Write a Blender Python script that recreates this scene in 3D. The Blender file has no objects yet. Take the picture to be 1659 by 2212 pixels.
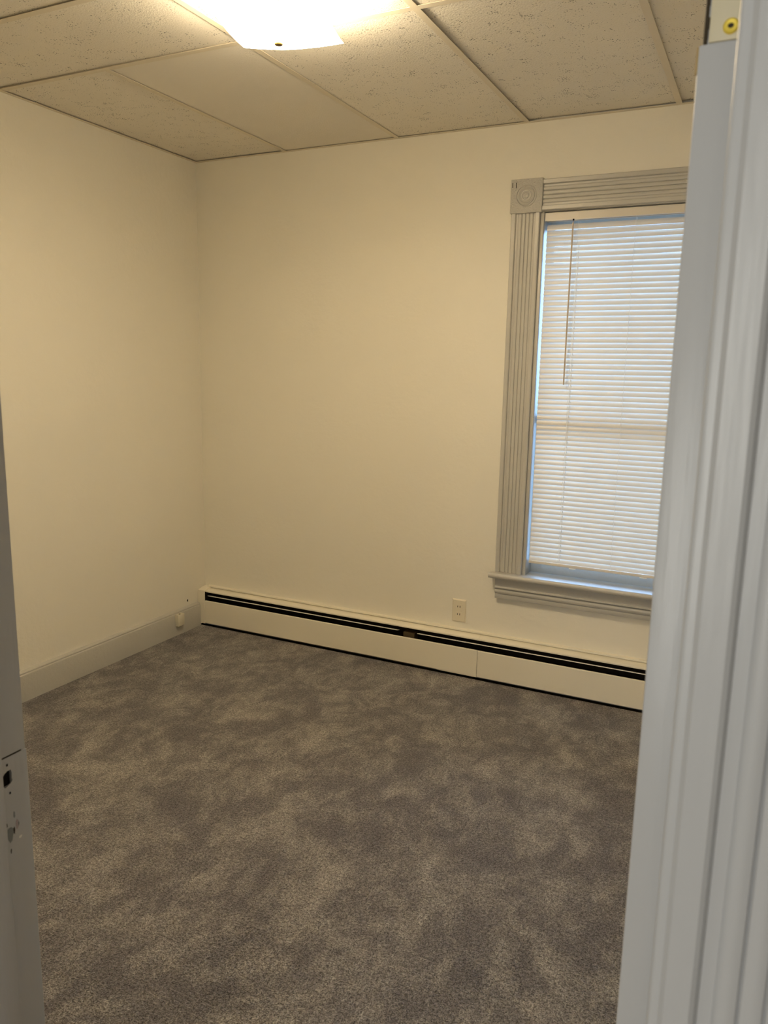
import bpy, bmesh, math, random
from mathutils import Matrix, Vector

random.seed(7)
scene = bpy.context.scene
COL = scene.collection

# ------------------------------------------------------------------ camera
CAM = Vector((2.8305, -3.4615, 1.4731))
RIGHT = Vector((0.89664541, 0.44233475, 0.01915659))
UP = Vector((-0.09751329, 0.15509173, 0.98307564))
FWD = Vector((-0.43187749, 0.88333828, -0.1821958))
cd = bpy.data.cameras.new('camera')
cam = bpy.data.objects.new('camera', cd)
COL.objects.link(cam)
m = Matrix.Identity(4)
for r in range(3):
    m[r][0], m[r][1], m[r][2], m[r][3] = RIGHT[r], UP[r], -FWD[r], CAM[r]
cam.matrix_world = m
cd.sensor_fit = 'HORIZONTAL'
cd.sensor_width = 36.0
cd.lens = 1686.06 / 1659 * 36.0
cd.clip_start = 0.02
cd.dof.use_dof = True
cd.dof.focus_distance = 3.1
cd.dof.aperture_fstop = 17.0
scene.camera = cam

# ------------------------------------------------------------------ world, exposure
w = bpy.data.worlds.new('overcast_sky')
scene.world = w
w.use_nodes = True
bg = w.node_tree.nodes['Background']
bg.inputs['Color'].default_value = (0.36, 0.60, 1.0, 1)
bg.inputs['Strength'].default_value = 15.5

vs = scene.view_settings
scene.display_settings.display_device = 'sRGB'
vs.view_transform = 'Standard'
vs.look = 'None'
vs.gamma = 1.0
vs.use_curve_mapping = False
vs.exposure = 0.0

BULB_STRENGTH = 140.0
SHADE_STRENGTH = 51.5
LAMP_COLOR = (1.0, 0.815, 0.54, 1)
HALL_POWER = 23.5
cy_ = scene.cycles
cy_.max_bounces = 6
cy_.diffuse_bounces = 5
cy_.glossy_bounces = 2
cy_.transmission_bounces = 4
cy_.transparent_max_bounces = 6
cy_.caustics_reflective = False
cy_.caustics_refractive = False
cy_.sample_clamp_indirect = 12.0
cy_.use_adaptive_sampling = True
cy_.adaptive_threshold = 0.05
cy_.use_light_tree = False

# area light added in the unseen hall to light casing and door edge
hl = bpy.data.lights.new('hall_fill_light', 'AREA')
hl.shape = 'RECTANGLE'
hl.size, hl.size_y = 0.9, 1.25
hl.energy = HALL_POWER
hl.color = (1.0, 0.985, 0.91)
hlo = bpy.data.objects.new('hall_fill_light', hl)
hlo.location = (2.35, -5.38, 1.45)
hlo.rotation_euler = (math.radians(90), 0, 0)
COL.objects.link(hlo)

# ------------------------------------------------------------------ node helpers
def mat(name, rough=0.6, spec=0.3):
    mt = bpy.data.materials.new(name)
    mt.use_nodes = True
    nt = mt.node_tree
    b = nt.nodes['Principled BSDF']
    b.inputs['Roughness'].default_value = rough
    b.inputs['Specular IOR Level'].default_value = spec
    return mt, nt, b

def N(nt, typ, **kw):
    n = nt.nodes.new(typ)
    for k, v in kw.items():
        setattr(n, k, v)
    return n

def coords(nt, scale=(1, 1, 1)):
    g = N(nt, 'ShaderNodeNewGeometry')
    mp = N(nt, 'ShaderNodeMapping')
    mp.inputs['Scale'].default_value = scale
    nt.links.new(g.outputs['Position'], mp.inputs['Vector'])
    return mp.outputs['Vector']

def noise(nt, vec, scale, detail=2.0, rough=0.5, dist=0.0):
    n = N(nt, 'ShaderNodeTexNoise')
    n.inputs['Scale'].default_value = scale
    n.inputs['Detail'].default_value = detail
    n.inputs['Roughness'].default_value = rough
    n.inputs['Distortion'].default_value = dist
    nt.links.new(vec, n.inputs['Vector'])
    return n.outputs['Fac']

def ramp(nt, fac, stops):
    r = N(nt, 'ShaderNodeValToRGB')
    el = r.color_ramp.elements
    while len(el) < len(stops):
        el.new(0.5)
    for e, (p, c) in zip(el, stops):
        e.position = p
        e.color = (c[0], c[1], c[2], 1) if hasattr(c, '__len__') else (c, c, c, 1)
    nt.links.new(fac, r.inputs['Fac'])
    return r.outputs['Color']

def mathn(nt, op, a, b=None):
    n = N(nt, 'ShaderNodeMath', operation=op)
    for i, x in enumerate((a, b)):
        if x is None:
            continue
        if isinstance(x, (int, float)):
            n.inputs[i].default_value = x
        else:
            nt.links.new(x, n.inputs[i])
    return n.outputs[0]

def mixc(nt, fac, a, b, mode='MIX'):
    n = N(nt, 'ShaderNodeMix', data_type='RGBA', blend_type=mode)
    for s, x in ((n.inputs[0], fac), (n.inputs[6], a), (n.inputs[7], b)):
        if isinstance(x, (int, float)):
            s.default_value = x
        elif isinstance(x, tuple):
            s.default_value = (x[0], x[1], x[2], 1)
        else:
            nt.links.new(x, s)
    return n.outputs[2]

def bump(nt, b, height, dist, strength=1.0):
    n = N(nt, 'ShaderNodeBump')
    n.inputs['Distance'].default_value = dist
    n.inputs['Strength'].default_value = strength
    nt.links.new(height, n.inputs['Height'])
    nt.links.new(n.outputs['Normal'], b.inputs['Normal'])

def paint(name, col, rough=0.6, spec=0.3, bscale=60, bdist=0.0006, var=0.06):
    mt, nt, b = mat(name, rough, spec)
    v = coords(nt)
    big = noise(nt, v, 2.2, 1)
    c = mixc(nt, big, tuple(x * (1 - var) for x in col), tuple(x * (1 + var) for x in col))
    nt.links.new(c, b.inputs['Base Color'])
    if bdist > 0.00035:
        bump(nt, b, noise(nt, v, bscale, 2, 0.6), bdist)
    return mt

M = {}
M['wall'] = paint('wall_paint', (0.85, 0.82, 0.735), 0.65, 0.25, 35, 0.0012, 0.015)
M['trim'] = paint('grey_gloss_trim_paint', (0.515, 0.505, 0.475), 0.33, 0.45, 70, 0.0009, 0.03)
M['door'], nt_, b_ = mat('grey_gloss_door_paint', 0.34, 0.5)
vv = coords(nt_)
nt_.links.new(mixc(nt_, noise(nt_, vv, 3.0, 1), (0.545, 0.55, 0.56), (0.575, 0.58, 0.59)), b_.inputs['Base Color'])
hh_ = mathn(nt_, 'ADD', noise(nt_, coords(nt_, (1, 1, 0.10)), 190, 1), mathn(nt_, 'MULTIPLY', noise(nt_, coords(nt_, (1, 1, 0.35)), 60, 1), 0.8))
bump(nt_, b_, hh_, 0.00028)
M['roughtrim'] = paint('lumpy_grey_trim_paint', (0.515, 0.505, 0.475), 0.28, 0.5, 150, 0.0030, 0.04)
M['heater'] = paint('cream_heater_enamel', (0.85, 0.805, 0.69), 0.42, 0.4, 20, 0.0003, 0.02)
M['plastic'] = paint('ivory_plastic', (0.80, 0.74, 0.60), 0.35, 0.45, 30, 0.0001, 0.01)
M['jackbox'] = paint('painted_jack_box', (0.70, 0.66, 0.55), 0.5, 0.35, 80, 0.0005, 0.02)
M['louver'] = paint('white_damper_steel', (0.88, 0.86, 0.80), 0.35, 0.5, 30, 0.0001, 0.01)
M['tee'] = paint('white_grid_steel', (0.74, 0.67, 0.54), 0.45, 0.4, 40, 0.0002, 0.02)
M['plain'] = paint('hall_wall_paint', (0.72, 0.71, 0.68), 0.7, 0.2, 35, 0.0008, 0.02)
M['hallfloor'] = paint('hall_floor_boards', (0.30, 0.22, 0.15), 0.45, 0.4, 20, 0.0006, 0.1)
M['plenum'] = paint('dark_plenum', (0.10, 0.085, 0.06), 0.9, 0.1, 20, 0.0003, 0.1)
M['dark'] = paint('black_hook_and_cavity_shade', (0.018, 0.014, 0.010), 0.9, 0.1, 20, 0.0003, 0.2)  # shade inside holes and gaps painted near-black; gouges and wand hook share it
M['fin'] = paint('dull_fin_element', (0.075, 0.055, 0.030), 0.6, 0.3, 90, 0.0006, 0.25)
M['brass'], nt_, b_ = mat('brass_screw', 0.35, 0.5)
vv = coords(nt_)
nt_.links.new(mixc(nt_, noise(nt_, vv, 300, 2), (0.80, 0.58, 0.05), (0.92, 0.72, 0.12)), b_.inputs['Base Color'])
b_.inputs['Metallic'].default_value = 0.35
M['screwslot'] = paint('dark_screw_slot', (0.045, 0.03, 0.012), 0.6, 0.3, 200, 0.0002, 0.2)
M['bare'] = paint('bare_wood_chip', (0.50, 0.36, 0.16), 0.6, 0.3, 150, 0.0008, 0.2)
M['oldhinge'] = paint('painted_hinge_leaf', (0.72, 0.64, 0.44), 0.42, 0.4, 60, 0.0004, 0.03)
M['bronze'] = paint('aged_brass_finial', (0.32, 0.20, 0.06), 0.4, 0.5, 150, 0.0002, 0.15)

M['undercoat'] = paint('grey_undercoat', (0.26, 0.28, 0.28), 0.6, 0.3, 200, 0.0006, 0.15)
M['darkcoat'] = paint('dark_old_paint', (0.10, 0.10, 0.10), 0.6, 0.3, 200, 0.0006, 0.15)
M['pinkcoat'] = paint('pinkish_old_paint', (0.50, 0.42, 0.43), 0.6, 0.3, 200, 0.0006, 0.15)
# carpet
M['carpet'], nt_, b_ = mat('mottled_grey_brown_carpet', 0.95, 0.08)
vv = coords(nt_)
blot = noise(nt_, vv, 4.2, 6, 0.72, 0.4)
blot2 = noise(nt_, coords(nt_, (1.0, 0.6, 1)), 13, 5, 0.78, 0.7)
fib = noise(nt_, coords(nt_, (1, 1, 1)), 260, 1, 0.75)
fib2 = noise(nt_, vv, 120, 1, 0.7)
mot = mathn(nt_, 'ADD', mathn(nt_, 'MULTIPLY', blot, 0.55), mathn(nt_, 'MULTIPLY', blot2, 0.45))
base = ramp(nt_, mot, [(0.37, (0.128, 0.120, 0.128)), (0.46, (0.162, 0.152, 0.156)), (0.52, (0.225, 0.212, 0.206)), (0.61, (0.335, 0.314, 0.296))])
spk = ramp(nt_, mathn(nt_, 'ADD', mathn(nt_, 'MULTIPLY', fib, 0.6), mathn(nt_, 'MULTIPLY', fib2, 0.4)), [(0.36, 0.35), (0.5, 1.0), (0.64, 1.8)])
nt_.links.new(mixc(nt_, 1.0, base, spk, 'MULTIPLY'), b_.inputs['Base Color'])
bump(nt_, b_, mathn(nt_, 'ADD', fib, mathn(nt_, 'MULTIPLY', fib2, 1.2)), 0.006)
b_.inputs['Sheen Weight'].default_value = 0.15

# acoustic tile
def tile_mat(name, col, pit):
    mt, nt, b = mat(name, 0.85, 0.2)
    v = coords(nt)
    vor = N(nt, 'ShaderNodeTexVoronoi')
    vor.inputs['Scale'].default_value = 120
    vor.inputs['Randomness'].default_value = 1.0
    wob = N(nt, 'ShaderNodeVectorMath', operation='ADD')
    nz = N(nt, 'ShaderNodeTexNoise')
    nz.inputs['Scale'].default_value = 130
    nt.links.new(v, nz.inputs['Vector'])
    sc = N(nt, 'ShaderNodeVectorMath', operation='SCALE')
    sc.inputs['Scale'].default_value = 0.0035
    nt.links.new(nz.outputs['Color'], sc.inputs[0])
    nt.links.new(v, wob.inputs[0]); nt.links.new(sc.outputs[0], wob.inputs[1])
    nt.links.new(wob.outputs[0], vor.inputs['Vector'])
    dens = noise(nt, v, 22, 2)
    thr = mathn(nt, 'MULTIPLY', mathn(nt, 'SUBTRACT', dens, 0.32), pit)
    hole = mathn(nt, 'LESS_THAN', vor.outputs['Distance'], thr)
    c = mixc(nt, noise(nt, v, 3, 3), tuple(x * 0.96 for x in col), tuple(x * 1.04 for x in col))
    c = mixc(nt, hole, c, tuple(x * 0.38 for x in col))
    nt.links.new(c, b.inputs['Base Color'])
    h = mathn(nt, 'SUBTRACT', mathn(nt, 'MULTIPLY', noise(nt, v, 170, 3, 0.6), 0.8), hole)
    bump(nt, b, h, 0.0022)
    return mt
M['tile'] = tile_mat('pitted_acoustic_tile', (0.84, 0.795, 0.705), 0.85)
M['tile_smooth'] = tile_mat('smooth_acoustic_tile', (0.83, 0.785, 0.70), 0.12)

# blind slats: thin, lets some daylight through
mt = bpy.data.materials.new('white_vinyl_slat'); mt.use_nodes = True
nt = mt.node_tree; nt.nodes.remove(nt.nodes['Principled BSDF'])
out = nt.nodes['Material Output']
dif = N(nt, 'ShaderNodeBsdfPrincipled')
dif.inputs['Roughness'].default_value = 0.35
tr = N(nt, 'ShaderNodeBsdfTranslucent')
vv = coords(nt)
cc = mixc(nt, noise(nt, vv, 5, 2), (0.73, 0.675, 0.60), (0.77, 0.715, 0.64))
nt.links.new(cc, dif.inputs['Base Color'])
tr.inputs['Color'].default_value = (1.0, 0.88, 0.70, 1)
mx = N(nt, 'ShaderNodeMixShader'); mx.inputs[0].default_value = 0.06
nt.links.new(dif.outputs[0], mx.inputs[1]); nt.links.new(tr.outputs[0], mx.inputs[2])
nt.links.new(mx.outputs[0], out.inputs['Surface'])
M['slat'] = mt
M['cord'] = paint('white_cord', (0.85, 0.84, 0.82), 0.6, 0.3, 300, 0.0002, 0.02)
M['wand'] = paint('beige_tilt_wand', (0.62, 0.52, 0.42), 0.25, 0.5, 60, 0.0001, 0.02)

# lamp glass: opal glass glowing from the bulbs inside
mt = bpy.data.materials.new('glowing_opal_glass'); mt.use_nodes = True
nt = mt.node_tree; nt.nodes.remove(nt.nodes['Principled BSDF'])
out = nt.nodes['Material Output']
tr = N(nt, 'ShaderNodeBsdfTranslucent'); tr.inputs['Color'].default_value = (0.95, 0.90, 0.75, 1)
em = N(nt, 'ShaderNodeEmission'); em.inputs['Color'].default_value = LAMP_COLOR
em.inputs['Strength'].default_value = SHADE_STRENGTH
ad = N(nt, 'ShaderNodeAddShader')
nt.links.new(tr.outputs[0], ad.inputs[0]); nt.links.new(em.outputs[0], ad.inputs[1])
nt.links.new(ad.outputs[0], out.inputs['Surface'])
M['lampglass'] = mt
mt = bpy.data.materials.new('lit_bulb'); mt.use_nodes = True
nt = mt.node_tree; nt.nodes.remove(nt.nodes['Principled BSDF'])
em = N(nt, 'ShaderNodeEmission'); em.inputs['Color'].default_value = LAMP_COLOR; em.inputs['Strength'].default_value = BULB_STRENGTH
nt.links.new(em.outputs[0], nt.nodes['Material Output'].inputs['Surface'])
M['bulb'] = mt
# window pane
mt = bpy.data.materials.new('window_glass'); mt.use_nodes = True
nt = mt.node_tree; nt.nodes.remove(nt.nodes['Principled BSDF'])
tp = N(nt, 'ShaderNodeBsdfTransparent'); tp.inputs['Color'].default_value = (0.93, 0.96, 0.97, 1)
gl = N(nt, 'ShaderNodeBsdfGlossy'); gl.inputs['Roughness'].default_value = 0.02
fr = N(nt, 'ShaderNodeFresnel'); fr.inputs['IOR'].default_value = 1.45
m1 = N(nt, 'ShaderNodeMixShader')
nt.links.new(fr.outputs[0], m1.inputs[0]); nt.links.new(tp.outputs[0], m1.inputs[1]); nt.links.new(gl.outputs[0], m1.inputs[2])
nt.links.new(m1.outputs[0], nt.nodes['Material Output'].inputs['Surface'])
M['glass'] = mt

# ------------------------------------------------------------------ geometry helpers
def worldloc(o):
    p = Vector((0, 0, 0))
    while o is not None:
        p += o.location
        o = o.parent
    return p

def tag(o, label=None, cat=None, group=None, kind=None):
    for k, v in (('label', label), ('category', cat), ('group', group), ('kind', kind)):
        if v:
            o[k] = v
    return o

def empty(name, loc):
    o = bpy.data.objects.new(name, None)
    o.empty_display_size = 0.1
    o.location = loc
    COL.objects.link(o)
    return o

def finish(name, bm, material, parent=None, smooth=False, origin=None):
    """bm is in world coordinates; origin goes to the base centre."""
    bmesh.ops.recalc_face_normals(bm, faces=bm.faces)
    vsx = [v.co for v in bm.verts]
    lo = Vector([min(v[i] for v in vsx) for i in range(3)])
    hi = Vector([max(v[i] for v in vsx) for i in range(3)])
    org = Vector(origin) if origin else Vector(((lo.x + hi.x) / 2, (lo.y + hi.y) / 2, lo.z))
    for v in bm.verts:
        v.co -= org
    me = bpy.data.meshes.new(name)
    bm.to_mesh(me); bm.free()
    if smooth:
        for p in me.polygons:
            p.use_smooth = True
        try:
            me.set_sharp_from_angle(angle=math.radians(35))
        except Exception:
            pass
    me.materials.append(material)
    o = bpy.data.objects.new(name, me)
    COL.objects.link(o)
    if parent is not None:
        o.parent = parent
        o.location = org - worldloc(parent)
    else:
        o.location = org
    return o

def addbox(bm, x0, x1, y0, y1, z0, z1, bev=0.0, seg=2):
    r = bmesh.ops.create_cube(bm, size=1.0)
    vs_ = r['verts']
    for v in vs_:
        v.co = Vector(((x0 + x1) / 2 + v.co.x * (x1 - x0), (y0 + y1) / 2 + v.co.y * (y1 - y0), (z0 + z1) / 2 + v.co.z * (z1 - z0)))
    if bev > 0:
        es = list({e for v in vs_ for e in v.link_edges})
        bmesh.ops.bevel(bm, geom=es, offset=bev, segments=seg, profile=0.5, affect='EDGES')

def box(name, x0, x1, y0, y1, z0, z1, material, parent=None, bev=0.0, seg=2, **k):
    bm = bmesh.new()
    addbox(bm, x0, x1, y0, y1, z0, z1, bev, seg)
    return finish(name, bm, material, parent, smooth=bev > 0, **k)

def boxes(name, lst, material, parent=None, bev=0.0):
    bm = bmesh.new()
    for b in lst:
        addbox(bm, *b, bev=bev)
    return finish(name, bm, material, parent, smooth=bev > 0)

def addprism(bm, poly, fn, t0, t1):
    """sweep closed 2D polygon from t0 to t1; fn(a, b, t) -> point"""
    A = [bm.verts.new(fn(a, b, t0)) for a, b in poly]
    B = [bm.verts.new(fn(a, b, t1)) for a, b in poly]
    n = len(poly)
    for i in range(n):
        j = (i + 1) % n
        bm.faces.new((A[i], A[j], B[j], B[i]))
    bm.faces.new(A[::-1]); bm.faces.new(B)

def prism(name, poly, fn, t0, t1, material, parent=None, smooth=True):
    bm = bmesh.new()
    addprism(bm, poly, fn, t0, t1)
    return finish(name, bm, material, parent, smooth)

def wall(name, rects, fn, thick, material, **k):
    """slab of thickness with rectangular holes left out; rects are solid (a0,a1,z0,z1)."""
    bm = bmesh.new()
    for (a0, a1, z0, z1) in rects:
        p = fn(a0, a1, z0, z1)
        addbox(bm, *p)
    return finish(name, bm, material, **k)

def lathe_y(name, prof, cx, cz, material, parent, seg=28, squash=1.0):
    """disc profile (r, y) revolved about the y axis"""
    bm = bmesh.new()
    rings = []
    for r, y in prof:
        if r < 1e-6:
            rings.append([bm.verts.new((cx, y, cz))])
        else:
            rings.append([bm.verts.new((cx + r * math.cos(2 * math.pi * i / seg), y, cz + r * squash * math.sin(2 * math.pi * i / seg))) for i in range(seg)])
    for A, B in zip(rings, rings[1:]):
        for i in range(seg):
            j = (i + 1) % seg
            if len(A) == 1:
                bm.faces.new((A[0], B[i], B[j]))
            elif len(B) == 1:
                bm.faces.new((A[i], A[j], B[0]))
            else:
                bm.faces.new((A[i], A[j], B[j], B[i]))
    return finish(name, bm, material, parent, smooth=True)

def lathe_z(bm, prof, cx, cy, seg=24):
    rings = []
    for r, z in prof:
        if r < 1e-6:
            rings.append([bm.verts.new((cx, cy, z))])
        else:
            rings.append([bm.verts.new((cx + r * math.cos(2 * math.pi * i / seg), cy + r * math.sin(2 * math.pi * i / seg), z)) for i in range(seg)])
    for A, B in zip(rings, rings[1:]):
        for i in range(seg):
            j = (i + 1) % seg
            if len(A) == 1:
                bm.faces.new((A[0], B[i], B[j]))
            elif len(B) == 1:
                bm.faces.new((A[i], A[j], B[0]))
            else:
                bm.faces.new((A[i], A[j], B[j], B[i]))

def addtube(bm, p0, p1, r, seg=8):
    p0, p1 = Vector(p0), Vector(p1)
    d = (p1 - p0).normalized()
    a = d.orthogonal().normalized(); b = d.cross(a)
    A = [bm.verts.new(p0 + r * (a * math.cos(2 * math.pi * i / seg) + b * math.sin(2 * math.pi * i / seg))) for i in range(seg)]
    B = [bm.verts.new(p1 + r * (a * math.cos(2 * math.pi * i / seg) + b * math.sin(2 * math.pi * i / seg))) for i in range(seg)]
    for i in range(seg):
        j = (i + 1) % seg
        bm.faces.new((A[i], A[j], B[j], B[i]))
    bm.faces.new(A[::-1]); bm.faces.new(B)

# ------------------------------------------------------------------ dimensions
H = 2.5065                 # suspended ceiling
XR = 3.06                  # right wall of the room
YF, YH = -2.870, -3.000    # front wall: room face and hall face
JL, JR = 2.0705, 2.797     # door jamb faces
DOORH = 1.975
WX0, WX1, WZ0, WZ1 = 1.878, 2.640, 0.515, 2.142   # window opening

# ------------------------------------------------------------------ floor and walls
flo = tag(boxes('floor', [(-0.15, XR + 0.15, YF - 0.06, -0.0640, -0.06, 0.0)], M['carpet']), 'mottled grey-brown wall-to-wall carpet of the room', None, kind='structure')
wb = lambda a0, a1, z0, z1: (a0, a1, 0.0, 0.16, z0, z1)
tag(wall('wall_back', [(-0.15, WX0 - 0.02, -0.06, 2.75), (WX1 + 0.02, XR + 0.15, -0.06, 2.75), (WX0 - 0.02, WX1 + 0.02, -0.06, WZ0 - 0.012), (WX0 - 0.02, WX1 + 0.02, WZ1 + 0.02, 2.75)], wb, 0.16, M['wall']),
    'cream painted back wall with the window in it', kind='structure')
HY, HZ = -0.159, 0.167     # small hole left in the left wall
wl = lambda a0, a1, z0, z1: (-0.15, 0.0, a0, a1, z0, z1)
wleft = wall('wall_left', [(YH, HY - 0.006, 0, 2.75), (HY + 0.006, 0.0, 0, 2.75), (HY - 0.006, HY + 0.006, 0, HZ - 0.008), (HY - 0.006, HY + 0.006, HZ + 0.008, 2.75)], wl, 0.15, M['wall'])
tag(wleft, 'plain cream painted left wall with a small cable hole', kind='structure')
box('cable_hole_shade', -0.05, -0.0015, HY - 0.006, HY + 0.006, HZ - 0.008, HZ + 0.008, M['dark'], wleft)  # near-black plug, the hole's inner shade put into its colour
bm = bmesh.new()
for i in range(10):
    a0, a1 = 2 * math.pi * i / 10, 2 * math.pi * (i + 1) / 10
    q = [(0.0062, a0), (0.0062, a1), (0.0092, a1), (0.0092, a0)]
    vsq = [bm.verts.new((0.0012 if r < 0.008 else 0.0001, HY + r * math.cos(a), HZ + 1.2 * r * math.sin(a))) for r, a in q]
    bm.faces.new(vsq)
finish('chipped_plaster_rim', bm, M['louver'], wleft, smooth=True)
tag(box('wall_right', XR, XR + 0.15, YH, 0.0, 0, 2.75, M['wall']), 'cream painted right wall beside the open door', kind='structure')
wf = lambda a0, a1, z0, z1: (a0, a1, YH, YF, z0, z1)
tag(wall('wall_front', [(0.0, JL - 0.022, 0, 2.75), (JR + 0.022, XR, 0, 2.75), (JL - 0.022, JR + 0.022, DOORH + 0.022, 2.75)], wf, 0.13, M['wall']),
    'painted wall around the doorway the camera looks through', kind='structure')

# hall behind the camera
tag(box('floor_hall', 0.6, 4.9, -5.6, YF - 0.06, -0.06, -0.002, M['hallfloor']), 'hall floor behind the camera', kind='structure')
tag(box('ceiling_hall', 0.6, 4.9, -5.6, YH, 2.55, 2.65, M['plain']), 'white hall ceiling behind the camera', kind='structure')
tag(boxes('wall_hall_left', [(0.5, 0.6, -5.6, YH, 0, 2.65)], M['plain']), 'white hall wall left of the camera', kind='structure')
tag(boxes('wall_hall_right', [(4.9, 5.0, -5.6, YH, 0, 2.65), (XR + 0.15, 4.9, YH, YH + 0.1, 0, 2.65)], M['plain']), 'white hall wall right of the camera', kind='structure')
tag(boxes('wall_hall_back', [(0.6, 1.9, -5.6, -5.5, 0, 2.65), (2.8, 4.9, -5.6, -5.5, 0, 2.65), (1.9, 2.8, -5.6, -5.5, 0, 0.82), (1.9, 2.8, -5.6, -5.5, 2.08, 2.65)], M['plain']),
    'white hall wall with an added window behind the camera', kind='structure')
w2 = empty('added_hall_window', (2.35, -5.5, 0.82)); tag(w2, 'window added in the unseen hall behind the camera', kind='structure')  # unseen window, added to go with the hall light
boxes('window_frame', [(1.82, 1.9, -5.5, -5.475, 0.74, 2.16), (2.8, 2.88, -5.5, -5.475, 0.74, 2.16), (1.9, 2.8, -5.5, -5.475, 0.74, 0.82), (1.9, 2.8, -5.5, -5.475, 2.08, 2.16)], M['trim'], w2)
box('sky_block_panel', 1.88, 2.82, -5.515, -5.505, 0.80, 2.10, M['plain'], w2)  # unseen panel, added to keep sky light out of the hall

# what stands outside the window
M['yard'] = paint('pale_concrete_yard', (0.30, 0.30, 0.28), 0.95, 0.1, 6, 0.01, 0.3)
tag(box('ground_outside', -30, 36, 0.3, 60, -0.95, -0.9, M['yard']), 'yard outside the window', kind='structure')

# ------------------------------------------------------------------ suspended ceiling
ceil = box('ceiling', -0.15, XR + 0.15, YF, 0.15, H + 0.12, H + 0.2, M['plenum'])
tag(ceil, 'suspended ceiling of beige pitted tiles in a metal grid', kind='structure')
TX = [0.5638 + 0.61 * i for i in range(4)]
CY1, CY2, CY3 = -1.178, -1.608, -2.398
FL = 0.0115                # half flange width
def tee(x0, x1, y0, y1, along):
    bm = bmesh.new()
    if along == 'y':
        c = (x0 + x1) / 2
        addbox(bm, c - FL, c + FL, y0, y1, H, H + 0.0015)
        addbox(bm, c - 0.001, c + 0.001, y0, y1, H + 0.0015, H + 0.032)
    else:
        c = (y0 + y1) / 2
        addbox(bm, x0, x1, c - FL, c + FL, H, H + 0.0015)
        addbox(bm, x0, x1, c - 0.001, c + 0.001, H + 0.0015, H + 0.032)
    finish('grid_tee', bm, M['tee'], ceil)
for i, x in enumerate(TX):
    if i == 0:
        tee(x, x, CY1 + FL, -0.004, 'y'); tee(x, x, YF, CY2 - FL, 'y')
    elif i == 1:
        tee(x, x, YF, -0.004, 'y')
    else:
        tee(x, x, CY1 + FL, -0.004, 'y'); tee(x, x, YF, CY1 - FL, 'y')
tee(0.004, TX[1] - FL, CY1, CY1, 'x'); tee(TX[1] + FL, XR - 0.004, CY1, CY1, 'x')
tee(0.004, TX[1] - FL, CY2, CY2, 'x')
for a, b in ((TX[1], TX[2]), (TX[2], TX[3]), (TX[3], XR)):
    tee(a + FL, b - FL, CY3, CY3, 'x')
def angle(name, x0, x1, y0, y1):
    return box(name, x0, x1, y0, y1, H - 0.0005, H + 0.0012, M['tee'], ceil)
angle('wall_angle', 0.0, XR, -0.018, 0.0); angle('wall_angle', 0.0, 0.018, YF, -0.018)
angle('wall_angle', XR - 0.018, XR, YF, -0.018); angle('wall_angle', 0.018, XR - 0.018, YF, YF + 0.018)
def ctile(x0, x1, y0, y1, lift=0.004, tilt=(0, 0), mt='tile'):
    bm = bmesh.new()
    g = 0.005
    x0 += g; x1 -= g; y0 += g; y1 -= g
    addbox(bm, x0, x1, y0, y1, H + lift, H + lift + 0.016)
    cx, cy = (x0 + x1) / 2, (y0 + y1) / 2
    for v in bm.verts:
        v.co.z += tilt[0] * (v.co.x - cx) + tilt[1] * (v.co.y - cy)
    finish('ceiling_tile', bm, M[mt], ceil)
E_ = 0.004
ctile(E_, TX[0], CY1, -E_, 0.006, (0.002, 0.001))
ctile(TX[0], TX[1], CY1, -E_, 0.0042, (0.0005, 0), 'tile_smooth')
ctile(TX[1], TX[2], CY1, -E_, 0.0042)
ctile(TX[2], TX[3], CY1, -E_, 0.0075, (-0.004, 0.0015))
ctile(TX[3], XR - E_, CY1, -E_, 0.008, (-0.006, 0.002))
ctile(E_, TX[1], CY2, CY1, 0.008, (-0.003, -0.004))
ctile(E_, TX[0], YF + E_, CY2, 0.006); ctile(TX[0], TX[1], YF + E_, CY2, 0.007, (0, -0.002))
for a, b in ((TX[1], TX[2]), (TX[2], TX[3]), (TX[3], XR - E_)):
    ctile(a, b, CY3, CY1, 0.0045)
    ctile(a, b, YF + E_, CY3, 0.0045)

# dark strip added under the heater to paint the shade in its floor gap
box('gap_shade_strip', -0.15, XR + 0.15, -0.0640, 0.0, -0.06, -0.016, M['dark'], flo)

# ------------------------------------------------------------------ left baseboard
prof = [(0.0, 0.0), (0.020, 0.0), (0.020, 0.118), (0.0185, 0.1225), (0.0165, 0.124), (0.0165, 0.130), (0.013, 0.1345), (0.004, 0.138), (0.0, 0.138)]
tag(prism('baseboard_left', prof, lambda a, b, t: (a, t, b), YF, -0.072, M['trim']), 'tall grey painted baseboard along the left wall', kind='structure')

# ------------------------------------------------------------------ window 1
win = empty('window_1', ((WX0 + WX1) / 2, 0, WZ0)); tag(win, 'tall window with fluted grey casing and bullseye corner block', kind='structure')
def cas_prof(wd=0.126, h=0.022, n=4):
    p = [(0, 0), (0, h - 0.003), (0.003, h), (0.017, h), (0.0195, h - 0.002), (0.0215, h - 0.009), (0.029, h - 0.009)]
    a, b = 0.029, wd - 0.029
    st = (b - a) / n
    for i in range(n):
        s0 = a + st * i
        for q in (0.10, 0.28, 0.5, 0.72, 0.90):
            hh = h - 0.009 + 0.0040 * math.sqrt(max(0, 1 - (2 * q - 1) ** 2)) 
            p.append((s0 + st * q, hh))
        p.append((s0 + st, h - 0.0095))
    p += [(wd - 0.0215, h - 0.009), (wd - 0.0195, h - 0.002), (wd - 0.017, h), (wd - 0.003, h), (wd, h - 0.003), (wd, 0)]
    return p
CP = cas_prof()
BZ0, BZ1 = 2.138, 2.277
prism('casing', CP, lambda a, b, t: (1.736 + a, -b, t), 0.536, BZ0, M['trim'], win)
prism('casing', CP, lambda a, b, t: (WX1 + 0.023 + a, -b, t), 0.536, BZ0, M['trim'], win)
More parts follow.
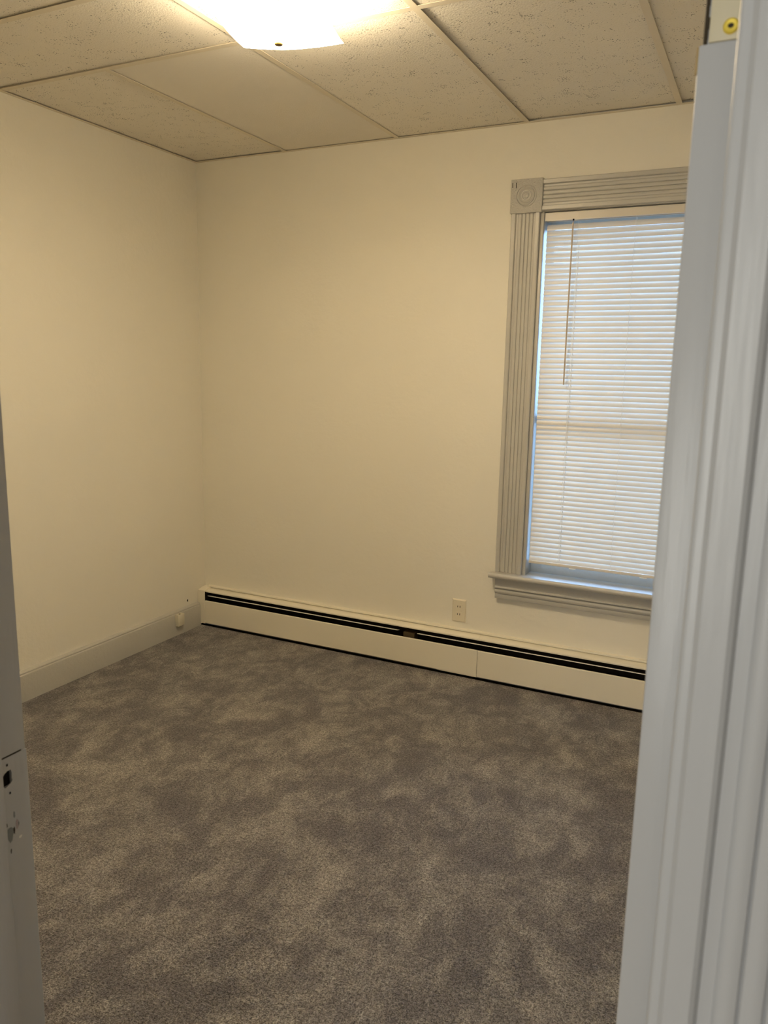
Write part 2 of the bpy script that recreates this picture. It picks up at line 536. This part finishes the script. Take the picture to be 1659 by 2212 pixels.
prism('casing', CP, lambda a, b, t: (t, -b, BZ0 + 0.007 + a), 1.871, WX1 + 0.017, M['trim'], win)
def corner_block(x0):
    b = box('corner_block', x0, x0 + 0.140, -0.028, 0.0, BZ0, BZ1, M['roughtrim'], win, bev=0.0025)
    cx, cz = x0 + 0.070, (BZ0 + BZ1) / 2 + 0.001
    y = -0.028
    lathe_y('rosette', [(0.0465, y + 0.001), (0.045, y - 0.0025), (0.0425, y - 0.003), (0.040, y + 0.0006), (0.0375, y + 0.0005), (0.036, y - 0.0035), (0.033, y - 0.0045), (0.030, y - 0.002), (0.0265, y + 0.0002), (0.024, y - 0.001), (0.0215, y - 0.004), (0.0185, y - 0.004), (0.0155, y - 0.0008), (0.0125, y - 0.001), (0.0095, y - 0.0045), (0.0065, y - 0.0045), (0.004, y - 0.0025), (0, y - 0.002)], cx, cz, M['trim'], b)
    return b
cb = corner_block(1.731)
boxes('gouge', [(1.7375, 1.7400, -0.0284, -0.0270, 2.2440, 2.2640), (1.7535, 1.7565, -0.0284, -0.0270, 2.2410, 2.2640)], M['dark'], cb)
corner_block(WX1 + 0.017)
# jamb liners, with their edge showing beside the casing
box('jamb', 1.862, WX0, -0.008, 0.16, WZ0, WZ1, M['trim'], win, bev=0.0015)
box('jamb', WX1, WX1 + 0.021, -0.008, 0.16, WZ0, WZ1, M['trim'], win, bev=0.0015)
box('head_jamb', 1.862, WX1 + 0.021, -0.008, 0.16, WZ1, WZ1 + 0.015, M['trim'], win, bev=0.0015)
# stool with rounded nose
st = [(0.075, 0.500), (0.075, 0.533), (-0.045, 0.536)]
for i in range(7):
    a = math.pi / 2 - math.pi * i / 6
    st.append((-0.049 - 0.0115 * math.cos(a), 0.5235 + 0.0125 * math.sin(a)))
st += [(-0.045, 0.510), (-0.010, 0.510), (-0.010, 0.500)]
bm = bmesh.new()
addprism(bm, [(a, b) for a, b in st if True], lambda a, b, t: (t, a, b), 1.716, WX1 + 0.169)
bm_cut = [v for v in bm.verts]
for v in bm_cut:       # only the nose runs past the casing; the inner part ends at the jambs
    if v.co.y > 0.0 or v.co.z < 0.505:
        v.co.x = min(max(v.co.x, WX0), WX1)
finish('stool', bm, M['trim'], win, smooth=True)
ap = [(0.0, 0.509), (-0.030, 0.509), (-0.031, 0.500), (-0.0285, 0.490), (-0.027, 0.478), (-0.0265, 0.470), (-0.034, 0.467), (-0.035, 0.4645), (-0.034, 0.462), (-0.0225, 0.460),
      (-0.0225, 0.458), (-0.0275, 0.455), (-0.0305, 0.448), (-0.0305, 0.442), (-0.0275, 0.436), (-0.0215, 0.4345), (-0.0215, 0.4325), (-0.0235, 0.430), (-0.024, 0.414), (-0.022, 0.409), (0.0, 0.408)]
prism('apron', ap, lambda a, b, t: (t, a, b), 1.742, WX1 + 0.143, M['trim'], win)
# sashes
def sash(y0, y1, z0, z1, bot, top):
    s = boxes('sash', [(WX0 + 0.001, WX0 + 0.014, y0, y1, z0, z1), (WX1 - 0.014, WX1 - 0.001, y0, y1, z0, z1), (WX0 + 0.014, WX1 - 0.014, y0, y1, z0, z0 + bot), (WX0 + 0.014, WX1 - 0.014, y0, y1, z1 - top, z1)], M['trim'], win)
    box('pane', WX0 + 0.010, WX1 - 0.010, (y0 + y1) / 2 - 0.0015, (y0 + y1) / 2 + 0.0015, z0 + bot - 0.006, z1 - top + 0.006, M['glass'], s)
sash(0.075, 0.105, 0.534, 1.270, 0.046, 0.032)
sash(0.110, 0.140, 1.240, WZ1 - 0.002, 0.032, 0.045)
box('outer_head', WX0 - 0.02, WX1 + 0.02, 0.16, 0.24, WZ1 - 0.01, WZ1 + 0.10, M['trim'], win)  # unseen, extended outward to shade the top slats
box('outer_sill', WX0, WX1, 0.075, 0.24, 0.505, 0.532, M['trim'], win)

# ------------------------------------------------------------------ mini blind
BX0, BX1, BYC = 1.8865, 2.6305, 0.024
bl = empty('window_blind', ((BX0 + BX1) / 2, BYC, 0.59)); tag(bl, 'closed off-white horizontal mini blind hanging in the window', 'window blind')
hr = [(0.004, 2.1035), (0.004, 2.1355), (0.0065, 2.1385), (0.036, 2.1385), (0.038, 2.1355), (0.038, 2.1035), (0.036, 2.1035), (0.036, 2.1350), (0.0065, 2.1350), (0.0065, 2.1035)]
prism('headrail', hr, lambda a, b, t: (t, a, b), BX0 - 0.0065, BX1 + 0.0065, M['slat'], bl)
# one curved slat, copied
SW, TILT, NS, PITCH = 0.0268, math.radians(65), 66, 0.0
ZTOP, ZBOT = 2.0795, 0.616
PITCH = (ZTOP - ZBOT) / (NS - 1)
bm = bmesh.new()
rows = []
K = 6
for k in range(K + 1):
    s = -SW / 2 + SW * k / K                        # negative: room-side edge
    crown = 0.0034 * (1 - (2 * s / SW) ** 2)
    y = s * math.cos(TILT) - crown * math.sin(TILT)
    z = s * math.sin(TILT) + crown * math.cos(TILT)
    rows.append([bm.verts.new((x, y, z)) for x in (BX0, BX1)])
for A, B in zip(rows, rows[1:]):
    bm.faces.new((A[0], A[1], B[1], B[0]))
bmesh.ops.recalc_face_normals(bm, faces=bm.faces)
me = bpy.data.meshes.new('slat')
cxm = (BX0 + BX1) / 2
for v in bm.verts:
    v.co.x -= cxm
bm.to_mesh(me); bm.free()
for p in me.polygons:
    p.use_smooth = True
me.materials.append(M['slat'])
slat0 = None
for i in range(NS):
    if slat0 is None:
        o = slat0 = bpy.data.objects.new('slat', me)
    else:
        o = slat0.copy()
    COL.objects.link(o)
    o.parent = bl
    o.location = Vector((cxm, BYC, ZTOP - PITCH * i)) - worldloc(bl)
    o.rotation_euler = (random.uniform(-0.008, 0.008), random.uniform(-0.0012, 0.0012), 0)
br = box('bottom_rail', BX0 - 0.001, BX1 + 0.001, 0.011, 0.034, 0.5905, 0.6035, M['slat'], bl, bev=0.003)
for x in (2.09, 2.40, 2.52):
    box('rail_clip', x - 0.015, x + 0.015, 0.0100, 0.0120, 0.5865, 0.5905, M['louver'], br)
for x in (2.0245, 2.2585, 2.4925):
    bm = bmesh.new()
    addtube(bm, (x, BYC - 0.0165, 2.104), (x, BYC - 0.0165, 0.600), 0.0006, 5)
    addtube(bm, (x, BYC + 0.0165, 2.104), (x, BYC + 0.0165, 0.600), 0.0006, 5)
    finish('ladder_cord', bm, M['cord'], bl, smooth=True)
# lift cord bits seen through the slat slots beside the first ladder
bm = bmesh.new()
for i in range(4, NS):
    z = ZTOP - PITCH * i
    addbox(bm, 2.0285, 2.0312, BYC - 0.0105, BYC - 0.0085, z + 0.000, z + 0.0095)
finish('lift_cord', bm, M['cord'], bl)
bm = bmesh.new()
addtube(bm, (2.003, -0.004, 2.090), (2.0035, -0.004, 1.413), 0.0036, 6)
addtube(bm, (2.003, 0.012, 2.101), (2.003, -0.004, 2.088), 0.0014, 6)
wd = finish('tilt_wand', bm, M['wand'], bl, smooth=True)
box('wand_hook', 1.9995, 2.0065, -0.001, 0.004, 2.0995, 2.1065, M['dark'], bl, bev=0.0015)

# ------------------------------------------------------------------ baseboard heater
HX1 = 2.965
ht = empty('baseboard_heater', (1.5, -0.035, 0.0)); tag(ht, 'long cream metal baseboard heater under the window', 'heater')
hood = [(0.0, 0.0), (0.0, 0.2245), (-0.0195, 0.2232), (-0.0210, 0.2178), (-0.0140, 0.2172), (-0.0140, 0.2125), (-0.0230, 0.2118), (-0.054, 0.2065), (-0.0585, 0.2030), (-0.0590, 0.1975), (-0.0575, 0.1965), (-0.055, 0.2025), (-0.018, 0.2085), (-0.004, 0.2085), (-0.004, 0.0)]
prism('hood', hood, lambda a, b, t: (t, a, b), 0.030, 1.6825, M['heater'], ht, smooth=False)
prism('hood', hood, lambda a, b, t: (t, a, b), 1.6833, HX1, M['heater'], ht, smooth=False)
def fpanel(x0, x1, dz=0.0, dy=0.0):
    p = [(-0.0700, 0.0185), (-0.0700, 0.1470), (-0.0680, 0.1490), (-0.060, 0.1490), (-0.060, 0.1478), (-0.0688, 0.1470), (-0.0688, 0.0195), (-0.062, 0.0195), (-0.062, 0.0185)]
    p = [(a + dy, b + dz) for a, b in p]
    return prism('front_panel', p, lambda a, b, t: (t, a, b), x0, x1, M['heater'], ht, smooth=False)
fpanel(0.046, 1.683); fpanel(1.6845, HX1 - 0.04, -0.0012, 0.0008)
# a joiner strip whose lower lip shows under the joint
box('joiner_strip', 1.478, 1.683, -0.0685, -0.0665, 0.0140, 0.15, M['heater'], ht)
# end caps
ec = [(-0.001, 0.013), (-0.001, 0.2190), (-0.020, 0.2190), (-0.054, 0.2120), (-0.0705, 0.2080), (-0.0725, 0.1360), (-0.0718, 0.0145), (-0.0600, 0.0130)]
bm = bmesh.new()
ecu = [p for p in ec if p[1] > 0.13]; ecl = [(-0.001, 0.013), (-0.001, 0.1352), (-0.0724, 0.1352), (-0.0718, 0.0145), (-0.0600, 0.0130)]
ecu = [(-0.001, 0.1360)] + ecu
addprism(bm, ecu, lambda a, b, t: (t, a, b), 0.0035, 0.0480)
addprism(bm, ecl, lambda a, b, t: (t, a, b), 0.0085, 0.0480)
finish('end_cap', bm, M['heater'], ht)
box('cap_shade_sheet', 0.0482, 0.0496, -0.0660, -0.0045, 0.02, 0.2000, M['dark'], ht)  # dark sheet, paints the slot's shade over the cap's inner face
prism('end_cap', ec, lambda a, b, t: (t, a, b), HX1 - 0.04, HX1 + 0.004, M['heater'], ht)
box('back_shade_sheet', 0.045, HX1 - 0.04, -0.0075, -0.0042, 0.005, 0.2075, M['dark'], ht)  # near-black sheet painting the shade behind the slot
# finned tube element inside
bm = bmesh.new()
addtube(bm, (0.05, -0.034, 0.075), (HX1 - 0.045, -0.034, 0.075), 0.011, 10)
nf = 150
for i in range(nf):
    x = 0.12 + (HX1 - 0.28) * i / (nf - 1)
    addbox(bm, x, x + 0.0008, -0.058, -0.012, 0.045, 0.105)
el = finish('finned_element', bm, M['fin'], ht); el['kind'] = 'stuff'
for x in (1.285, 0.5, 2.2):
    box('bracket', x, x + 0.060, -0.052, -0.0076, 0.02, 0.17 if x == 1.285 else 0.12, M['fin'], ht)
for x0, x1 in ((0.0635, 1.255), (1.3635, HX1 - 0.07)):
    lv = [(-0.0615, 0.1765), (-0.0600, 0.1790), (-0.030, 0.1700), (-0.030, 0.1688), (-0.0600, 0.1752)]
    prism('damper_louver', lv, lambda a, b, t: (t, a, b), x0, x1, M['louver'], ht, smooth=False)

# ------------------------------------------------------------------ wall outlet
ox, oz = 1.5587, 0.312
ot = empty('wall_outlet', (ox, 0, oz - 0.057)); tag(ot, 'ivory duplex wall outlet between the heater and the window', 'outlet')
bm = bmesh.new()
addbox(bm, ox - 0.0355, ox + 0.0355, -0.0072, 0.0, oz - 0.0565, oz + 0.0565)
es = [e for e in bm.edges if all(v.co.y < -0.003 for v in e.verts)]
bmesh.ops.bevel(bm, geom=es, offset=0.0050, segments=1, profile=0.5, affect='EDGES')
finish('cover_plate', bm, M['plastic'], ot, smooth=True)
for dz in (0.0192, -0.0192):
    cz = oz + dz
    bm = bmesh.new()
    ang = [(math.cos(t), math.sin(t)) for t in [2 * math.pi * i / 24 for i in range(24)]]
    poly = [(max(-0.0165, min(0.0165, 0.0172 * a)), max(-0.0135, min(0.0135, 0.0172 * b))) for a, b in ang]
    seen = []
    for q in poly:
        if not seen or (abs(q[0] - seen[-1][0]) + abs(q[1] - seen[-1][1])) > 1e-6:
            seen.append(q)
    addprism(bm, seen, lambda a, b, t: (ox + a, t, cz + b), -0.0060, -0.0086)
    rc = finish('receptacle', bm, M['plastic'], ot)
    for sx, hh in ((-0.0058, 0.0042), (0.0058, 0.0050)):
        box('slot', ox + sx - 0.0015, ox + sx + 0.0015, -0.00885, -0.0078, cz + 0.0012 - hh, cz + 0.0012 + hh, M['dark'], rc)
lathe_y('cover_screw', [(0.0034, -0.0070), (0.0032, -0.0078), (0, -0.0082)], ox, oz, M['plastic'], ot, seg=12)

# ------------------------------------------------------------------ little jack box on the baseboard
jb = empty('cable_jack', (0.02, -0.262, 0.060)); tag(jb, 'small cream surface-mount cable jack box on the left baseboard near the heater', 'cable jack')
box('housing', 0.0195, 0.0440, -0.288, -0.238, 0.058, 0.122, M['jackbox'], jb, bev=0.0016)
box('socket_opening', 0.0275, 0.0360, -0.2680, -0.2580, 0.1214, 0.1224, M['dark'], jb)
box('base_plate', 0.0195, 0.0225, -0.280, -0.240, 0.046, 0.060, M['jackbox'], jb, bev=0.0008)

# ------------------------------------------------------------------ ceiling light
LX, LY, LROT = 1.497, -1.462, math.radians(17)
lt = empty('ceiling_light', (LX, LY, H)); tag(lt, 'lit square bent-glass ceiling light with a small brass finial', 'ceiling light')
def lp(u, v, z):
    return (LX + u * math.cos(LROT) - v * math.sin(LROT), LY + u * math.sin(LROT) + v * math.cos(LROT), z)
bm = bmesh.new()
lathe_z(bm, [(0.0, H - 0.001), (0.080, H - 0.001), (0.080, H - 0.016), (0.074, H - 0.024), (0.020, H - 0.030), (0.0, H - 0.030)], LX, LY)
finish('canopy', bm, M['tee'], lt, smooth=True)
ZG = 2.364
bm = bmesh.new()
n = 20
A = 0.152
def gz(u, v):
    return ZG + 0.034 * (u * u + v * v) - 0.024 * u * u * v * v
g = [[bm.verts.new(lp(A * (2 * i / n - 1), A * (2 * j / n - 1), gz(2 * i / n - 1, 2 * j / n - 1))) for j in range(n + 1)] for i in range(n + 1)]
for i in range(n):
    for j in range(n):
        bm.faces.new((g[i][j], g[i + 1][j], g[i + 1][j + 1], g[i][j + 1]))
finish('glass_shade', bm, M['lampglass'], lt, smooth=True)
bm = bmesh.new()
addtube(bm, (LX, LY, H - 0.03), (LX, LY, ZG - 0.002), 0.004, 10)
finish('stem', bm, M['bronze'], lt, smooth=True)
bm = bmesh.new()
lathe_z(bm, [(0.0, ZG + 0.0), (0.0115, ZG - 0.001), (0.0125, ZG - 0.003), (0.0125, ZG - 0.009), (0.011, ZG - 0.011), (0.006, ZG - 0.0125), (0.0, ZG - 0.013)], LX, LY)
finish('finial', bm, M['bronze'], lt, smooth=True)
for sg in (-1, 1):
    bm = bmesh.new()
    pr = [(0.0, 0.084), (0.008, 0.0825), (0.016, 0.077), (0.0215, 0.069), (0.023, 0.060), (0.0215, 0.052), (0.017, 0.042), (0.013, 0.034), (0.012, 0.026), (0.0, 0.026)]
    seg = 16
    rings = []
    for r, t in pr:
        c = (0.034 if True else 0) * 0
        if r == 0:
            rings.append([bm.verts.new(lp(sg * (t + 0.012), 0, H - 0.096))])
        else:
            rings.append([bm.verts.new(lp(sg * (t + 0.012), r * math.cos(2 * math.pi * i / seg), H - 0.096 + r * math.sin(2 * math.pi * i / seg))) for i in range(seg)])
    for P, Q in zip(rings, rings[1:]):
        for i in range(seg):
            j = (i + 1) % seg
            if len(P) == 1:
                bm.faces.new((P[0], Q[i], Q[j]))
            elif len(Q) == 1:
                bm.faces.new((P[i], P[j], Q[0]))
            else:
                bm.faces.new((P[i], P[j], Q[j], Q[i]))
    bu = finish('bulb', bm, M['bulb'], lt, smooth=True)
    bm = bmesh.new()
    addtube(bm, lp(sg * 0.006, 0, H - 0.096), lp(sg * 0.038, 0, H - 0.096), 0.015, 12)
    finish('lamp_socket', bm, M['tee'], lt, smooth=True)

# ------------------------------------------------------------------ door frame
fr = empty('trim_1', ((JL + JR) / 2, (YF + YH) / 2, 0)); tag(fr, 'grey painted door frame with fluted casing in the foreground', kind='structure')
# left jamb: board with a mortise hole for the latch
my0, my1, mz0, mz1 = -2.9050, -2.8922, 0.9810, 1.0010
PT = 1.0175   # top of the inset strike patch
jl = boxes('jamb', [(JL - 0.022, JL, YH, my0, 0, DOORH), (JL - 0.022, JL, my1, YF - 0.0025, 0, DOORH), (JL - 0.022, JL, my0, my1, 0, mz0), (JL - 0.022, JL, my0, my1, mz1, DOORH), (JL - 0.022, JL - 0.0015, YF - 0.0025, YF, 0, DOORH)], M['door'], fr)
box('latch_hole_shade', JL - 0.040, JL - 0.0030, my0 + 0.0002, my1 - 0.0002, mz0 + 0.0002, mz1 - 0.0002, M['dark'], jl)  # near-black fill, paints the shade deep in the latch hole
# painted-over strike: thin plate with a D-shaped opening
bm = bmesh.new()
cy, cz = (my0 + my1) / 2, (mz0 + mz1) / 2
inner = [(my0, mz0 + 0.004), (my0, mz1 - 0.006), (my0 + 0.003, mz1 - 0.002), (my0 + 0.007, mz1), (my1 - 0.001, mz1), (my1, mz1 - 0.004), (my1 - 0.0005, mz0 + 0.009), (my1 + 0.0005, mz0 + 0.006), (my1 - 0.002, mz0 + 0.003), (my0 + 0.006, mz0 + 0.001), (my0 + 0.003, mz0)]
outer_y0, outer_y1, oz0 = -2.9080, YF - 0.0005, 0.40
def proj_out(p):
    dy, dz = p[0] - cy, p[1] - cz
    t = 1e9
    if dy > 0: t = min(t, (outer_y1 - cy) / dy)
    if dy < 0: t = min(t, (outer_y0 - cy) / dy)
    if dz > 0: t = min(t, (PT - cz) / dz)
    if dz < 0: t = min(t, (oz0 - cz) / dz)
    return (cy + dy * t, cz + dz * t)
xx = JL + 0.0013
# ring around the opening, out to a small rectangle, then plain rectangles
ry0, ry1, rz0, rz1 = outer_y0, outer_y1, 0.968, PT
def ring_out(p):
    dy, dz = p[0] - cy, p[1] - cz
    t = 1e9
    if dy > 0: t = min(t, (ry1 - cy) / dy)
    if dy < 0: t = min(t, (ry0 - cy) / dy)
    if dz > 0: t = min(t, (rz1 - cz) / dz)
    if dz < 0: t = min(t, (rz0 - cz) / dz)
    return (cy + dy * t, cz + dz * t)
pts_i = list(inner)
corners = [(ry0, rz1), (ry1, rz1), (ry1, rz0), (ry0, rz0)]
angs = lambda p: math.atan2(p[1] - cz, p[0] - cy)
outp = [ring_out(p) for p in pts_i]
allo = sorted(outp + corners, key=angs)
VI = [bm.verts.new((xx, p[0], p[1])) for p in pts_i]
VO = [bm.verts.new((xx, p[0], p[1])) for p in allo]
ei = [bm.edges.new((VI[i], VI[(i + 1) % len(VI)])) for i in range(len(VI))]
eo = [bm.edges.new((VO[i], VO[(i + 1) % len(VO)])) for i in range(len(VO))]
bmesh.ops.triangle_fill(bm, use_beauty=True, edges=ei + eo)
q = [bm.verts.new((xx, a, b)) for a, b in ((ry0, rz0), (ry1, rz0), (ry1, oz0), (ry0, oz0))]
bm.faces.new(q)
bmesh.ops.remove_doubles(bm, verts=bm.verts, dist=1e-6)
ext = bmesh.ops.extrude_face_region(bm, geom=list(bm.faces))
for v in [e for e in ext['geom'] if isinstance(e, bmesh.types.BMVert)]:
    v.co.x -= 0.0016
sp = finish('strike_patch', bm, M['door'], jl)
for y, z in ((-2.8977, 1.0085), (-2.8963, 0.9725)):
    box('screw_hole', xx - 0.0004, xx + 0.00025, y - 0.0011, y + 0.0011, z - 0.0014, z + 0.0014, M['dark'], sp)
box('seam', xx - 0.0012, xx - 0.0007, -2.9095, YF - 0.007, PT, PT + 0.0014, M['screwslot'], sp)
def flake(y, z, ry, rz, m_, n=11, h=0.0003):
    bm = bmesh.new()
    poly = [(y + ry * random.uniform(0.65, 1.2) * math.cos(2 * math.pi * k / n), z + rz * random.uniform(0.65, 1.2) * math.sin(2 * math.pi * k / n)) for k in range(n)]
    addprism(bm, poly, lambda a, b, t: (t, a, b), xx - 0.0004, xx + h)
    finish('paint_flake', bm, m_, sp)
random.seed(11)
flake(-2.9000, 0.9210, 0.0052, 0.0095, M['undercoat'])
flake(-2.8895, 0.9290, 0.0028, 0.0060, M['pinkcoat'], h=0.00025)
flake(-2.8945, 0.9230, 0.0011, 0.0050, M['screwslot'], h=0.0004)
flake(-2.8880, 0.9290, 0.0009, 0.0025, M['undercoat'], h=0.0004)
flake(-2.9038, 0.9345, 0.0012, 0.0030, M['darkcoat'])
flake(-2.9005, 0.8990, 0.0011, 0.0032, M['darkcoat'])
flake(-2.8865, 0.9110, 0.0026, 0.0018, M['louver'])
flake(-2.8930, 0.9430, 0.0012, 0.0040, M['undercoat'])
jr = box('jamb', JR, JR + 0.022, YH - 0.0005, YF, 0, DOORH, M['door'], fr, bev=0.003, seg=3)
box('head_jamb', JL - 0.022, JR + 0.022, YH, YF, DOORH, DOORH + 0.022, M['door'], fr)
# stops
box('door_stop', JL, JL + 0.011, -2.962, -2.910, 0, DOORH, M['door'], fr, bev=0.002)
box('door_stop', JR - 0.0005, JR, -2.962, -2.910, 0, DOORH, M['door'], fr)
box('door_stop', JL + 0.011, JR, -2.962, -2.910, DOORH - 0.011, DOORH, M['door'], fr, bev=0.002)
DC = cas_prof(n=5)
c0 = JR + 0.0075
prism('casing', DC, lambda a, b, t: (c0 + a, YH - b, t), 0, DOORH + 0.012, M['door'], fr)
prism('casing', DC, lambda a, b, t: (JL - 0.0075 - a, YH - b, t), 0, DOORH + 0.012, M['door'], fr)
prism('casing', DC, lambda a, b, t: (t, YH - b, DOORH + 0.012 + a), JL - 0.0075 - 0.126, c0 + 0.126, M['door'], fr)
prism('casing', DC, lambda a, b, t: (c0 + 0.006 + a, YF + b, t), 0, DOORH + 0.012, M['door'], fr)

# ------------------------------------------------------------------ door, swung open into the room
DX0, DX1, DY0 = 2.7637, 2.7985, -2.8620
DY1 = DY0 + 0.718
dr = empty('door_1', ((DX0 + DX1) / 2, DY0, 0.008)); tag(dr, 'grey painted panel door standing open with its hinge edge toward the camera', kind='structure')
hb, htz = 1.6880, 1.7800     # hinge mortise
dz0, dz1 = 0.010, DOORH - 0.004
# hinge stile with a chipped corner at the mortise, other stiles and rails
def stile(y0, y1, parts):
    bm = bmesh.new()
    for p in parts:
        addbox(bm, *p, bev=0.0016, seg=2)
    return finish('stile', bm, M['door'], dr, smooth=True)
stile(0, 0, [(DX0, DX1, DY0, DY0 + 0.11, dz0, hb), (DX0, DX1, DY0, DY0 + 0.11, htz, dz1), (DX0 + 0.0030, DX1, DY0 + 0.0022, DY0 + 0.11, hb - 0.002, htz + 0.002)])
stile(0, 0, [(DX0, DX1, DY1 - 0.11, DY1, dz0, dz1)])
rails = [(dz0, 0.23), (0.82, 0.96), (dz1 - 0.11, dz1)]
for a, b in rails:
    box('rail', DX0, DX1, DY0 + 0.11, DY1 - 0.11, a, b, M['door'], dr, bev=0.0012)
box('mullion', DX0, DX1, (DY0 + DY1) / 2 - 0.05, (DY0 + DY1) / 2 + 0.05, 0.23, 0.82, M['door'], dr, bev=0.0012)
box('mullion', DX0, DX1, (DY0 + DY1) / 2 - 0.05, (DY0 + DY1) / 2 + 0.05, 0.96, dz1 - 0.11, M['door'], dr, bev=0.0012)
for a, b in ((DY0 + 0.11, (DY0 + DY1) / 2 - 0.05), ((DY0 + DY1) / 2 + 0.05, DY1 - 0.11)):
    for c, d in ((0.23, 0.82), (0.96, dz1 - 0.11)):
        box('panel', DX0 + 0.010, DX1 - 0.010, a - 0.004, b + 0.004, c - 0.004, d + 0.004, M['door'], dr)
# chipped edge beside the hinge, and the leaf itself
bm = bmesh.new()
random.seed(3)
z = hb - 0.001
while z < htz:
    hh = random.uniform(0.003, 0.008)
    addbox(bm, DX0 + 0.0026, DX0 + random.uniform(0.0040, 0.0058), DY0 + random.uniform(0.0008, 0.0020), DY0 + 0.006, z, z + hh)
    z += hh
finish('chipped_edge', bm, M['screwslot'], dr)
box('wood_chip', DX0 - 0.0012, DX0 + 0.0006, DY0 + 0.0006, DY0 + 0.004, hb - 0.018, hb - 0.001, M['bare'], dr, bev=0.0005)
hg = box('hinge_leaf', DX0 + 0.0058, DX1 - 0.0005, DY0 + 0.0002, DY0 + 0.0026, hb + 0.0005, htz - 0.0005, M['oldhinge'], dr, bev=0.0006)
lathe_y('hinge_screw', [(0.0050, DY0 + 0.0004), (0.0049, DY0 - 0.0006), (0.0040, DY0 - 0.0012), (0.0024, DY0 - 0.0011), (0.0, DY0 - 0.0010)], 2.7826, 1.6965, M['brass'], hg, seg=20)
lathe_y('screw_recess', [(0.0019, DY0 - 0.0012), (0.0, DY0 - 0.0013)], 2.7826, 1.6965, M['screwslot'], hg, seg=14, squash=0.8)
lathe_y('hinge_screw', [(0.0050, DY0 + 0.0004), (0.0049, DY0 - 0.0006), (0.0040, DY0 - 0.0012), (0.0, DY0 - 0.0010)], 2.7826, 1.768, M['brass'], hg, seg=20)
